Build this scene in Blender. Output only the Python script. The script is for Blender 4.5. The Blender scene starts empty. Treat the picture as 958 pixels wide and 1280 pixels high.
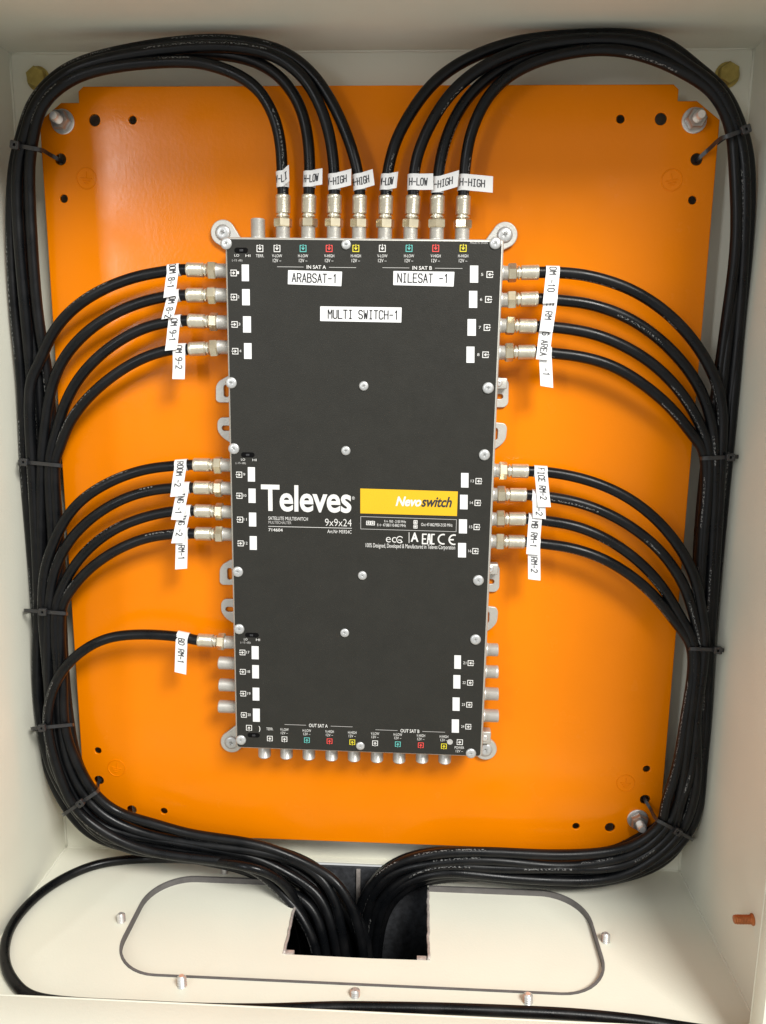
import bpy, bmesh, math, random
from mathutils import Vector, Matrix
random.seed(7)
D = bpy.data
S = bpy.context.scene
COL = S.collection

# ------------------------------------------------------------------ camera
CAM = Vector((.04323, -.70252, .12381))
FPX, CX, CY = 993.18, 479.0, 640.0
RX = Vector((0.9988323, 0.0470355, 0.0110308))
RY = Vector((0.0197450, -0.1890540, -0.9817682))
RZ = Vector((-0.0440925, 0.9808396, -0.1897619))
cd = D.cameras.new('camera')
cam = D.objects.new('camera', cd)
COL.objects.link(cam)
cam.matrix_world = Matrix(((RX.x, -RY.x, -RZ.x, CAM.x), (RX.y, -RY.y, -RZ.y, CAM.y), (RX.z, -RY.z, -RZ.z, CAM.z), (0, 0, 0, 1)))
cd.sensor_fit = 'VERTICAL'
cd.sensor_height = 24.0
cd.lens = FPX / 1280 * 24.0
cd.clip_start = .01
cd.clip_end = 100
S.camera = cam

# ------------------------------------------------------------------ light
w = D.worlds.new('World')
S.world = w
w.use_nodes = True
w.node_tree.nodes['Background'].inputs[0].default_value = (.98, .99, .97, 1)
w.node_tree.nodes['Background'].inputs[1].default_value = .68


def area(name, loc, target, size, size_y, power, col):
    l = D.lights.new(name, 'AREA')
    l.shape = 'RECTANGLE'
    l.size = size
    l.size_y = size_y
    l.energy = power
    l.color = col
    o = D.objects.new(name, l)
    COL.objects.link(o)
    o.location = loc
    o.rotation_euler = (Vector(target) - Vector(loc)).to_track_quat('-Z', 'Y').to_euler()
    return o


area('ceiling_lamp', (.85, -1.55, 1.35), (-.05, 0, -.1), .75, .6, 70, (1, .985, .945))
area('window_light', (-1.00, -1.95, .55), (0, 0, 0), .14, .80, 9, (.95, .97, 1))
S.view_settings.view_transform = 'Standard'
S.view_settings.look = 'None'
S.view_settings.gamma = 1
S.view_settings.use_curve_mapping = False
S.view_settings.exposure = 0.0
S.render.engine = 'CYCLES'
S.render.resolution_x = 766
S.render.resolution_y = 1024


# ------------------------------------------------------------------ photo pixel -> place
def ray(u, v):
    return RX * ((u - CX) / FPX) + RY * ((v - CY) / FPX) + RZ


def un(u, v, y):
    d = ray(u, v)
    return CAM + d * ((y - CAM.y) / d.y)


def unz(u, v, z):
    d = ray(u, v)
    return CAM + d * ((z - CAM.z) / d.z)


# ------------------------------------------------------------------ materials
def mat(name, col, rough=.5, metal=0., bump=0., bscale=200., var=0., vscale=8., spec=.5, rvar=0., coat=0., wear=None):
    m = D.materials.new(name)
    m.use_nodes = True
    nt = m.node_tree
    b = nt.nodes['Principled BSDF']
    b.inputs['Base Color'].default_value = (*col, 1)
    b.inputs['Roughness'].default_value = rough
    b.inputs['Metallic'].default_value = metal
    b.inputs['Specular IOR Level'].default_value = spec
    if coat:
        b.inputs['Coat Weight'].default_value = coat
        b.inputs['Coat Roughness'].default_value = .12
    tc = nt.nodes.new('ShaderNodeTexCoord')

    def noise(scale, det=4, r=.55):
        n = nt.nodes.new('ShaderNodeTexNoise')
        n.inputs['Scale'].default_value = scale
        n.inputs['Detail'].default_value = det
        n.inputs['Roughness'].default_value = r
        nt.links.new(tc.outputs['Object'], n.inputs['Vector'])
        return n
    if var:
        n = noise(vscale)
        r = nt.nodes.new('ShaderNodeMapRange')
        r.inputs[1].default_value = .3
        r.inputs[2].default_value = .7
        r.inputs[3].default_value = 1 - var
        r.inputs[4].default_value = 1 + var
        nt.links.new(n.outputs['Fac'], r.inputs[0])
        x = nt.nodes.new('ShaderNodeMix')
        x.data_type = 'RGBA'
        x.blend_type = 'MULTIPLY'
        x.inputs[0].default_value = 1
        x.inputs[6].default_value = (*col, 1)
        nt.links.new(r.outputs[0], x.inputs[7])
        last = x.outputs[2]
        if wear:                       # scattered dust / dirt specks
            wn = noise(wear[1], 6, .7)
            wr = nt.nodes.new('ShaderNodeMapRange')
            wr.inputs[1].default_value = wear[2]
            wr.inputs[2].default_value = wear[2] + .05
            wr.inputs[3].default_value = 0
            wr.inputs[4].default_value = wear[3]
            nt.links.new(wn.outputs['Fac'], wr.inputs[0])
            y = nt.nodes.new('ShaderNodeMix')
            y.data_type = 'RGBA'
            nt.links.new(wr.outputs[0], y.inputs[0])
            nt.links.new(last, y.inputs[6])
            y.inputs[7].default_value = (*wear[0], 1)
            last = y.outputs[2]
        nt.links.new(last, b.inputs['Base Color'])
    if rvar:
        n = noise(vscale * 3)
        r = nt.nodes.new('ShaderNodeMapRange')
        r.inputs[1].default_value = .3
        r.inputs[2].default_value = .7
        r.inputs[3].default_value = rough - rvar
        r.inputs[4].default_value = rough + rvar
        nt.links.new(n.outputs['Fac'], r.inputs[0])
        nt.links.new(r.outputs[0], b.inputs['Roughness'])
    if bump:
        n = noise(bscale, 3)
        bp = nt.nodes.new('ShaderNodeBump')
        bp.inputs['Strength'].default_value = bump
        bp.inputs['Distance'].default_value = .001
        nt.links.new(n.outputs['Fac'], bp.inputs['Height'])
        nt.links.new(bp.outputs[0], b.inputs['Normal'])
    return m


M = {}
M['orange'] = mat('orange_enamel', (.73, .190, .0002), .21, spec=.17, bump=.10, bscale=280, var=.045, vscale=7, rvar=.09, wear=((.80, .36, .10), 75, .70, .40))
M['cream'] = mat('cream_powder_coat', (.72, .712, .606), .40, bump=.12, bscale=420, var=.04, vscale=6, rvar=.08, wear=((.20, .16, .11), 110, .745, .6))
M['cover'] = mat('charcoal_cover_print', (.0245, .0236, .0200), .44, spec=.16, bump=.22, bscale=1100, var=.06, vscale=60, rvar=.07, wear=((.13, .12, .11), 260, .70, .40))
M['cast'] = mat('cast_zinc_housing', (.52, .51, .47), .45, .5, bump=.15, bscale=500, var=.05, vscale=40)
M['port'] = mat('nickel_port', (.54, .53, .50), .40, .6, var=.06, vscale=120)
M['nickel'] = mat('nickel_connector', (.66, .62, .51), .32, .78, bump=.10, bscale=900, var=.08, vscale=150)
M['nut'] = mat('yellowed_nickel_nut', (.62, .55, .40), .26, .85, var=.14, vscale=90)
M['screw'] = mat('zinc_screw', (.52, .525, .52), .38, .6, var=.06, vscale=200)
M['steel'] = mat('bright_steel', (.74, .73, .71), .28, .7, var=.08, vscale=160)
M['shadedsteel'] = mat('shaded_zinc_nut', (.44, .43, .41), .28, .8, var=.1, vscale=160)  # nut toned darker than the stud, standing in for dark reflections
M['yzinc'] = mat('yellow_passivated_steel', (.42, .33, .10), .42, .75, var=.25, vscale=120)
M['copper'] = mat('copper_stud', (.46, .155, .05), .42, .6, var=.12, vscale=150, bump=.2, bscale=800)
M['white'] = mat('white_label_tape', (.70, .70, .69), .45, bump=.05, bscale=300, var=.015, vscale=60)
M['printwhite'] = mat('white_print', (.66, .65, .62), .5, var=.03, vscale=200)
M['printgrey'] = mat('faint_white_print', (.42, .41, .39), .5)
M['ink'] = mat('black_ink', (.02, .02, .022), .5)
M['yellow'] = mat('yellow_print', (.66, .395, .003), .45, var=.02, vscale=40)
M['pteal'] = mat('teal_print', (.10, .42, .38), .5)
M['pred'] = mat('red_print', (.72, .06, .05), .5)
M['pyellow'] = mat('lemon_print', (.66, .56, .02), .5)
M['hole'] = mat('black_recess', (.003, .003, .003), .9, spec=.1)
M['gasket'] = mat('grey_gasket_rubber', (.115, .107, .104), .7, bump=.3, bscale=700, var=.15, vscale=90)
M['gasketshade'] = mat('shaded_gasket_rubber', (.05, .048, .045), .6, bump=.3, bscale=700, var=.15, vscale=90)  # gasket colour darkened for its shaded right side; not assigned
M['tie'] = mat('black_nylon', (.022, .022, .023), .33, var=.1, vscale=200)
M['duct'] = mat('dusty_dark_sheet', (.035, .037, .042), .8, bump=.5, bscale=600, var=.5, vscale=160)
M['cut'] = mat('raw_cut_steel', (.50, .45, .42), .5, .4, var=.25, vscale=200, bump=.3, bscale=900)


def cable_mat(name, base, rough, dust, prt=.34):
    m = D.materials.new(name)
    m.use_nodes = True
    nt = m.node_tree
    b = nt.nodes['Principled BSDF']
    b.inputs['Specular IOR Level'].default_value = .22
    N, L = nt.nodes.new, nt.links.new
    tc = N('ShaderNodeTexCoord')
    sep = N('ShaderNodeSeparateXYZ')
    L(tc.outputs['UV'], sep.inputs[0])

    def math_(op, a, bb):
        n = N('ShaderNodeMath')
        n.operation = op
        for i, x in enumerate((a, bb)):
            if x is None:
                continue
            if isinstance(x, (int, float)):
                n.inputs[i].default_value = x
            else:
                L(x, n.inputs[i])
        return n.outputs[0]
    # the faint metre marking printed along each jacket: dashes in a narrow line
    line = math_('LESS_THAN', math_('ABSOLUTE', math_('SUBTRACT', sep.outputs[0], .13), None), .026)
    nz = N('ShaderNodeTexNoise')
    nz.inputs['Scale'].default_value = 1
    nz.inputs['Detail'].default_value = 1
    comb = N('ShaderNodeCombineXYZ')
    L(math_('MULTIPLY', sep.outputs[1], 520), comb.inputs[0])
    L(math_('MULTIPLY', sep.outputs[0], 26), comb.inputs[1])
    L(comb.outputs[0], nz.inputs['Vector'])
    glyph = math_('GREATER_THAN', nz.outputs['Fac'], .54)
    n2 = N('ShaderNodeTexNoise')
    n2.inputs['Detail'].default_value = 0
    n2.inputs['Scale'].default_value = 1
    comb2 = N('ShaderNodeCombineXYZ')
    L(math_('MULTIPLY', sep.outputs[1], 16), comb2.inputs[0])
    oi = N('ShaderNodeObjectInfo')
    L(math_('MULTIPLY', oi.outputs['Random'], 37.), comb2.inputs[1])
    L(comb2.outputs[0], n2.inputs['Vector'])
    seg = math_('GREATER_THAN', n2.outputs['Fac'], .56)
    mask = math_('MULTIPLY', math_('MULTIPLY', line, glyph), math_('MULTIPLY', seg, prt * .75))
    dn = N('ShaderNodeTexNoise')
    dn.inputs['Scale'].default_value = 55
    dn.inputs['Detail'].default_value = 5
    L(tc.outputs['Object'], dn.inputs['Vector'])
    dr = N('ShaderNodeMapRange')
    dr.inputs[1].default_value = .42
    dr.inputs[2].default_value = .72
    dr.inputs[3].default_value = 0
    dr.inputs[4].default_value = dust
    L(dn.outputs['Fac'], dr.inputs[0])
    mx = N('ShaderNodeMix')
    mx.data_type = 'RGBA'
    mx.inputs[6].default_value = (*base, 1)
    mx.inputs[7].default_value = (.11, .10, .095, 1)
    L(dr.outputs[0], mx.inputs[0])
    m2 = N('ShaderNodeMix')
    m2.data_type = 'RGBA'
    L(mask, m2.inputs[0])
    L(mx.outputs[2], m2.inputs[6])
    m2.inputs[7].default_value = (.62, .62, .60, 1)
    L(m2.outputs[2], b.inputs['Base Color'])
    rr = N('ShaderNodeMapRange')
    rr.inputs[1].default_value = .3
    rr.inputs[2].default_value = .7
    rr.inputs[3].default_value = rough - .06
    rr.inputs[4].default_value = rough + .12
    L(dn.outputs['Fac'], rr.inputs[0])
    L(rr.outputs[0], b.inputs['Roughness'])
    n3 = N('ShaderNodeTexNoise')
    n3.inputs['Scale'].default_value = 700
    L(tc.outputs['Object'], n3.inputs['Vector'])
    bp = N('ShaderNodeBump')
    bp.inputs['Strength'].default_value = .12
    bp.inputs['Distance'].default_value = .0006
    L(n3.outputs['Fac'], bp.inputs['Height'])
    L(bp.outputs[0], b.inputs['Normal'])
    return m


M['cable'] = cable_mat('black_cable_jacket', (.0030, .0034, .0041), .30, .035)

M['plaincable'] = cable_mat('plain_black_jacket', (.0030, .0034, .0041), .28, .05, 0.)


# ------------------------------------------------------------------ mesh helpers
def link(name, me, m, parent=None):
    o = D.objects.new(name, me)
    COL.objects.link(o)
    if m is not None and len(me.materials) == 0:
        me.materials.append(M[m] if isinstance(m, str) else m)
    if parent:
        o.parent = parent
    return o


def smooth(me, ang=40):
    for p in me.polygons:
        p.use_smooth = True
    bm = bmesh.new()
    bm.from_mesh(me)
    for e in bm.edges:
        if len(e.link_faces) == 2 and e.calc_face_angle() > math.radians(ang):
            e.smooth = False
    bm.to_mesh(me)
    bm.free()
    return me


def tag(o, label=None, cat=None, group=None, kind=None):
    if label:
        o['label'] = label
    if cat:
        o['category'] = cat
    if group:
        o['group'] = group
    if kind:
        o['kind'] = kind
    return o


def empty(name, loc=(0, 0, 0)):
    o = D.objects.new(name, None)
    COL.objects.link(o)
    o.location = loc
    o.empty_display_size = .02
    return o


def mesh(name, verts, faces):
    me = D.meshes.new(name)
    me.from_pydata([tuple(v) for v in verts], [], faces)
    me.update()
    return me


def box_mesh(name, lo, hi, bevel=0., seg=2):
    bm = bmesh.new()
    bmesh.ops.create_cube(bm, size=1)
    for v in bm.verts:
        v.co = Vector([(lo[i] + hi[i]) / 2 + v.co[i] * (hi[i] - lo[i]) for i in range(3)])
    if bevel:
        bmesh.ops.bevel(bm, geom=bm.edges[:], offset=bevel, segments=seg, affect='EDGES', profile=.5)
    me = D.meshes.new(name)
    bm.to_mesh(me)
    bm.free()
    if bevel:
        smooth(me, 35)
    return me


def lathe(name, prof, n=20, knurl=None):
    """surface of revolution about +Z; prof = [(r, z)]"""
    V, F = [], []
    for r, z in prof:
        for i in range(n):
            a = 2 * math.pi * i / n
            V.append((r * math.cos(a), r * math.sin(a), z))
    for j in range(len(prof) - 1):
        for i in range(n):
            k = (i + 1) % n
            F.append((j * n + i, j * n + k, (j + 1) * n + k, (j + 1) * n + i))
    F.append(tuple(range(n))[::-1])
    F.append(tuple((len(prof) - 1) * n + i for i in range(n)))
    return smooth(mesh(name, V, F), 38)


def hexnut(name, af, h, ch=.0007):
    R = af / 2 / math.cos(math.pi / 6)
    V, F = [], []
    rings = [(R * .90, 0), (R, ch), (R, h - ch), (R * .90, h), (R * .55, h)]
    for r, z in rings:
        for i in range(6):
            a = math.pi / 3 * i
            V.append((r * math.cos(a), r * math.sin(a), z))
    for j in range(len(rings) - 1):
        for i in range(6):
            k = (i + 1) % 6
            F.append((j * 6 + i, j * 6 + k, (j + 1) * 6 + k, (j + 1) * 6 + i))
    F.append((5, 4, 3, 2, 1, 0))
    F.append(tuple(24 + i for i in range(6)))
    return mesh(name, V, F)


def catmull(pts, n=8):
    P = [Vector(p) for p in pts]
    P = [P[0] * 2 - P[1]] + P + [P[-1] * 2 - P[-2]]
    out = []
    for i in range(1, len(P) - 2):
        a, b, c, d = P[i - 1:i + 3]
        # centripetal parametrisation keeps bunched points from looping
        t0 = 0.
        t1 = t0 + max((b - a).length, 1e-6) ** .5
        t2 = t1 + max((c - b).length, 1e-6) ** .5
        t3 = t2 + max((d - c).length, 1e-6) ** .5
        for k in range(n):
            t = t1 + (t2 - t1) * k / n
            A1 = a * ((t1 - t) / (t1 - t0)) + b * ((t - t0) / (t1 - t0))
            A2 = b * ((t2 - t) / (t2 - t1)) + c * ((t - t1) / (t2 - t1))
            A3 = c * ((t3 - t) / (t3 - t2)) + d * ((t - t2) / (t3 - t2))
            B1 = A1 * ((t2 - t) / (t2 - t0)) + A2 * ((t - t0) / (t2 - t0))
            B2 = A2 * ((t3 - t) / (t3 - t1)) + A3 * ((t - t1) / (t3 - t1))
            out.append(B1 * ((t2 - t) / (t2 - t1)) + B2 * ((t - t1) / (t2 - t1)))
    out.append(P[-2])
    return out


def relax(P, it=6):
    P = [p.copy() for p in P]
    for _ in range(it):
        Q = [p.copy() for p in P]
        for i in range(2, len(P) - 1):
            Q[i] = P[i] * .5 + (P[i - 1] + P[i + 1]) * .25
        P = Q
    return P


def tube(name, P, r, n=14, twist=0.):
    V, F, UV = [], [], []
    ref = Vector((0, -1, 0))
    L = 0.
    lens = []
    for i, p in enumerate(P):
        t = (P[min(i + 1, len(P) - 1)] - P[max(i - 1, 0)]).normalized()
        if i:
            L += (p - P[i - 1]).length
        lens.append(L)
        a = (ref - t * ref.dot(t))
        if a.length < 1e-4:
            a = Vector((1, 0, 0)) - t * t.x
        a.normalize()
        ref = a
        b = t.cross(a)
        for k in range(n):
            th = 2 * math.pi * k / n + twist
            V.append(p + (a * math.cos(th) + b * math.sin(th)) * r)
    for i in range(len(P) - 1):
        for k in range(n):
            k2 = (k + 1) % n
            F.append((i * n + k, i * n + k2, (i + 1) * n + k2, (i + 1) * n + k))
            UV.append(((k / n, lens[i]), ((k + 1) / n, lens[i]), ((k + 1) / n, lens[i + 1]), (k / n, lens[i + 1])))
    nb = len(F)
    F.append(tuple(range(n))[::-1])
    F.append(tuple((len(P) - 1) * n + k for k in range(n)))
    me = mesh(name, V, F)
    uv = me.uv_layers.new(name='UVMap')
    li = 0
    for fi, p in enumerate(me.polygons):
        for c in range(p.loop_total):
            uv.data[p.loop_start + c].uv = UV[fi][c] if fi < nb else (0.9, 0)
        p.use_smooth = fi < nb
    return me


def fill(name, loops, t, fn, bevel=0., res=1):
    """flat sheet with holes: loops of (a, b), thickness t; fn(a, b, h) -> 3D, h in 0..t"""
    cu = D.curves.new(name, 'CURVE')
    cu.dimensions = '2D'
    cu.fill_mode = 'BOTH'
    cu.extrude = max(t / 2 - bevel, 0)
    cu.bevel_depth = bevel
    cu.bevel_resolution = res
    for lp in loops:
        s = cu.splines.new('POLY')
        s.points.add(len(lp) - 1)
        for p, q in zip(s.points, lp):
            p.co = (q[0], q[1], 0, 1)
        s.use_cyclic_u = True
    o = D.objects.new(name, cu)
    me = D.meshes.new_from_object(o)
    D.objects.remove(o)
    D.curves.remove(cu)
    for v in me.vertices:
        v.co = fn(v.co.x, v.co.y, v.co.z + t / 2)
    bm = bmesh.new()
    bm.from_mesh(me)
    bmesh.ops.remove_doubles(bm, verts=bm.verts[:], dist=1e-6)
    bmesh.ops.recalc_face_normals(bm, faces=bm.faces[:])
    bm.to_mesh(me)
    bm.free()
    me.name = name
    me.materials.clear()
    return me


def circ(x, y, r, n=20):
    return [(x + r * math.cos(2 * math.pi * i / n), y + r * math.sin(2 * math.pi * i / n)) for i in range(n)]


def rrect(x0, y0, x1, y1, r, n=6):
    out = []
    for cx, cy, a0 in ((x1 - r, y1 - r, 0), (x0 + r, y1 - r, 90), (x0 + r, y0 + r, 180), (x1 - r, y0 + r, 270)):
        for i in range(n + 1):
            a = math.radians(a0 + 90 * i / n)
            out.append((cx + r * math.cos(a), cy + r * math.sin(a)))
    return out


def round_poly(P, r, n=4):
    out = []
    N = len(P)
    for i in range(N):
        a, b, c = Vector(P[i - 1]), Vector(P[i]), Vector(P[(i + 1) % N])
        d1, d2 = (a - b), (c - b)
        rr = min(r, d1.length * .45, d2.length * .45)
        p1, p2 = b + d1.normalized() * rr, b + d2.normalized() * rr
        for k in range(n + 1):
            t = k / n
            q = p1 * (1 - t) ** 2 + b * 2 * t * (1 - t) + p2 * t * t
            out.append((q.x, q.y))
    return out


def front(y):                       # (a, b, h) -> x, y-h, z : a sheet facing the camera, back face at y
    return lambda a, b, h: Vector((a, y - h, b))


def text_mesh(name, body, shear=0., bold=0., space=1.):
    cu = D.curves.new(name, 'FONT')
    cu.body = body
    cu.size = 1
    cu.shear = shear
    cu.offset = bold
    cu.space_character = space
    cu.resolution_u = 4
    o = D.objects.new(name, cu)
    me = D.meshes.new_from_object(o)
    D.objects.remove(o)
    D.curves.remove(cu)
    me.materials.clear()
    return me


# narrow label-printer lettering, strokes on a 4 x 6 grid
GL = {
    'A': ['0,0 2,6 4,0', '.8,2 3.2,2'], 'B': ['0,0 0,6 2.6,6 3.6,5.3 3.6,3.9 2.6,3.2 0,3.2', '2.6,3.2 4,2.4 4,.8 2.8,0 0,0'],
    'C': ['4,5 3,6 1,6 0,5 0,1 1,0 3,0 4,1'], 'D': ['0,0 0,6 2.5,6 4,4.6 4,1.4 2.5,0 0,0'], 'E': ['4,0 0,0 0,6 4,6', '0,3.1 3.2,3.1'],
    'F': ['0,0 0,6 4,6', '0,3.1 3.2,3.1'], 'G': ['4,5 3,6 1,6 0,5 0,1 1,0 3,0 4,1 4,2.8 2.3,2.8'], 'H': ['0,0 0,6', '4,0 4,6', '0,3.1 4,3.1'],
    'I': ['.8,0 3.2,0', '.8,6 3.2,6', '2,0 2,6'], 'L': ['0,6 0,0 4,0'], 'M': ['0,0 0,6 2,3 4,6 4,0'], 'N': ['0,0 0,6 4,0 4,6'],
    'O': ['1,0 3,0 4,1 4,5 3,6 1,6 0,5 0,1 1,0'], 'R': ['0,0 0,6 2.8,6 4,5.2 4,3.7 2.8,2.9 0,2.9', '2.2,2.9 4,0'],
    'S': ['4,5 3,6 1,6 0,5.1 0,4 1,3.2 3,2.8 4,2 4,.9 3,0 1,0 0,1'], 'T': ['0,6 4,6', '2,6 2,0'], 'U': ['0,6 0,1 1,0 3,0 4,1 4,6'],
    'V': ['0,6 2,0 4,6'], 'W': ['0,6 .9,0 2,4 3.1,0 4,6'], '-': ['.4,2.9 3.6,2.9'], '0': ['1,0 3,0 4,1 4,5 3,6 1,6 0,5 0,1 1,0'],
    '1': ['.8,4.8 2.1,6 2.1,0'], '2': ['0,5 1,6 3,6 4,5 4,3.9 0,0 4,0'], '8': ['1,3.2 .2,4 .2,5.2 1,6 3,6 3.8,5.2 3.8,4 3,3.2 1,3.2 0,2.3 0,.9 1,0 3,0 4,.9 4,2.3 3,3.2'],
    '9': ['.6,0 2.4,0 4,2 4,5 3,6 1,6 0,5 0,3.8 1,2.9 3,2.9 4,3.8'], ' ': [],
}


def strokes(name, s, h, adv, wd, fn, sub=.0006):
    """lettering as flat strips; fn(s, t) -> 3D where s runs along the baseline and t is up"""
    V, F = [], []
    k = h / 6
    kx = adv / 5.6
    for ci, ch in enumerate(s):
        for pl in GL[ch]:
            pts = [Vector((float(q.split(',')[0]) * kx + ci * adv, float(q.split(',')[1]) * k)) for q in pl.split()]
            for a, b in zip(pts, pts[1:]):
                d = b - a
                L = d.length
                if L < 1e-7:
                    continue
                d /= L
                nrm = Vector((-d.y, d.x)) * (wd / 2)
                a2, b2 = a - d * wd * .35, b + d * wd * .35
                n = max(1, int(L / sub))
                base = len(V)
                for i in range(n + 1):
                    p = a2.lerp(b2, i / n)
                    for q in (p + nrm, p - nrm):
                        V.append(fn(q.x, q.y))
                for i in range(n):
                    j = base + 2 * i
                    F.append((j, j + 1, j + 3, j + 2))
    return mesh(name, V, F)


# ================================================================== ENCLOSURE
X0, X1, Z0, Z1, YB, YF = -.3170, .3141, -.3810, .3792, .030, -.180
LIP = .0155
TH = .0016
enc = empty('enclosure', (0, YB, Z0))
tag(enc, 'cream powder coated steel enclosure standing open around the orange plate', 'enclosure')


def child(name, me, m, par, inv=True):
    o = link(name, me, m, par)
    if inv:                      # mesh is in world coordinates
        o.matrix_parent_inverse = Matrix.Translation(-Vector(par.location))
    return o


child('back_panel', box_mesh('back_panel', (X0 - .004, YB, Z0 - .004), (X1 + .004, YB + TH, Z1 + .004)), 'cream', enc)
child('side_panel', box_mesh('side_panel', (X0 - TH, YF, Z0 - .003), (X0, YB - .0002, Z1 + .003)), 'cream', enc)
child('side_panel', box_mesh('side_panel', (X1, YF, Z0 - .003), (X1 + TH, YB - .0002, Z1 + .003)), 'cream', enc)
child('top_panel', box_mesh('top_panel', (X0 + .0001, YF, Z1), (X1 - .0001, YB - .0002, Z1 + TH)), 'cream', enc)
# floor sheet with the gland window cut through it
GX0, GX1, GY0, GY1 = -.2105, .2105, -.1385, -.0085
OX0, OX1, OY0, OY1 = -.0660, .0600, -.1010, .0225
win = rrect(GX0, GY0, GX1, GY1, .043, 10)
win2 = []
for p in win:
    win2.append(p)
# join the window with the rough slot cut behind it
poly = []
for i, p in enumerate(win):
    poly.append(p)
    if i == 10:                   # end of the (x1, y1) corner arc: run back along the rear edge
        poly += [(OX1, GY1), (OX1 - .001, OY1), (OX0 + .004, OY1 + .001), (OX0, GY1)]
floor_t = .0018
fl = fill('floor_panel', [[(X0 + .0001, YF), (X1 - .0001, YF), (X1 - .0001, YB - .0002), (X0 + .0001, YB - .0002)], poly], floor_t, lambda a, b, h: Vector((a, b, Z0 - floor_t + h)), .0003)
child('floor_panel', fl, 'cream', enc)
# rolled front lips round the door opening
for nm, lo, hi in (('front_lip', (X0 - TH, YF - TH, Z0 - .003), (X1 + TH, YF, Z0 + LIP)),
                   ('front_lip', (X0 - TH, YF - TH, Z1 - LIP), (X1 + TH, YF, Z1 + .003)),
                   ('front_lip', (X1 - LIP - .0012, YF - TH - .0002, Z0 + LIP + .0002), (X1 + TH, YF - .0002, Z1 - LIP - .0002)),
                   ('front_lip', (X0 - TH, YF - TH - .0002, Z0 + LIP + .0002), (X0 + LIP, YF - .0002, Z1 - LIP - .0002))):
    child(nm, box_mesh(nm, lo, hi, .0006), 'cream', enc)
# outward turned gutter flange below the lip edge
child('gutter_flange', box_mesh('gutter_flange', (X0, YF - .075, Z0 + LIP - .0016), (X1, YF - TH - .0003, Z0 + LIP - .0001), .0004), 'cream', enc)
child('gutter_flange', box_mesh('gutter_flange', (X1 - LIP - .0011, YF - .020, Z0 + LIP + .0003), (X1 - LIP + .0004, YF - TH - .0005, Z1 - LIP - .0003), .0004), 'cream', enc)


def seam(a, b, r=.0011):
    P = [Vector(a).lerp(Vector(b), i / 60) + Vector((random.uniform(-1, 1), random.uniform(-1, 1), random.uniform(-1, 1))) * .00022 for i in range(61)]
    child('weld_seam', tube('weld_seam', P, r, 6), 'cream', enc)


seam((X0 + .0003, YF + .002, Z0 + .0002), (X0 + .0003, YB, Z0 + .0002))
seam((X1 - .0003, YF + .002, Z0 + .0002), (X1 - .0003, YB, Z0 + .0002))
seam((X0, YB - .0003, Z0 + .0003), (OX0 - .01, YB - .0003, Z0 + .0003), .0009)
seam((OX1 + .01, YB - .0003, Z0 + .0003), (X1, YB - .0003, Z0 + .0003), .0009)
seam((X0 + .0003, YB - .0003, Z0), (X0 + .0003, YB - .0003, Z1), .0014)
seam((X1 - .0003, YB - .0003, Z0), (X1 - .0003, YB - .0003, Z1), .0014)
seam((X0, YB - .0003, Z1 - .0003), (X1, YB - .0003, Z1 - .0003), .0012)
# gland plate below the window, with the same rectangular cable cut-out
GP = Z0 - floor_t - .0050
gz = fill('gland_plate', [[(GX0 - .028, YF + .004), (GX1 + .028, YF + .004), (GX1 + .028, GY1 + .0045), (OX1 + .0003, GY1 + .0045), (OX1 + .0006, OY0 + .004),
                           (OX1 - .0005, OY0), (.01, OY0 - .0008), (OX0 + .001, OY0 - .0003), (OX0 - .0006, OY0 + .005), (OX0 - .0004, GY1 + .0045), (GX0 - .028, GY1 + .0045)]],
          .0018, lambda a, b, h: Vector((a, b, GP + h)), .0002)
child('gland_plate', gz, 'cream', enc)
# raw bent tabs left by the saw cut
for sx, x in ((-1, OX0 + .0045), (1, OX1 - .006)):
    child('cut_tab', box_mesh('cut_tab', (x - .0042, OY0 + .0002, GP - .003), (x + .0042, OY0 + .005, GP + .0021), .0004), 'cut', enc)
for x in (OX0 - .0001, OX1 + .0001):
    P = [Vector((x + random.uniform(-1, 1) * .0006, OY0 + (GY1 - OY0) * i / 16, GP + .0018 + random.uniform(-.0004, .0005))) for i in range(17)]
    child('cut_edge', tube('cut_edge', P, .0014, 6), 'cut', enc)
# rubber gasket following the window edge (open where the slot was cut)
gp = rrect(GX0 + .0013, GY0 + .0013, GX1 - .0013, GY1 - .0013, .042, 12)
k = 12
ring = gp[k + 1:] + gp[:k + 1]
path = [Vector((OX0 - .001, GY1 - .0013, 0))] + [Vector((a, b, 0)) for a, b in ring] + [Vector((OX1 + .001, GY1 - .0013, 0))]
V, F = [], []
for i, p in enumerate(path):
    t = (path[min(i + 1, len(path) - 1)] - path[max(i - 1, 0)]).normalized()
    nrm = Vector((-t.y, t.x, 0))
    for dw, dz in ((-.0010, .0), (-.0010, .0058), (.0010, .0058), (.0010, 0)):
        V.append(p + nrm * dw + Vector((0, 0, GP + .0017 + dz)))
for i in range(len(path) - 1):
    for a in range(4):
        b = (a + 1) % 4
        F.append((i * 4 + a, i * 4 + b, i * 4 + 4 + b, i * 4 + 4 + a))
child('gasket', mesh('gasket', V, F), 'gasket', enc)


# threaded screw ends standing up through the floor
def thread_profile(r, L, pitch, depth, tip=.0006):
    pr = []
    n = int(L / pitch)
    for i in range(n):
        pr += [(r - depth, i * pitch), (r, i * pitch + pitch * .5)]
    pr += [(r - depth, n * pitch), (r - depth - tip, L + tip)]
    return pr


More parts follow.
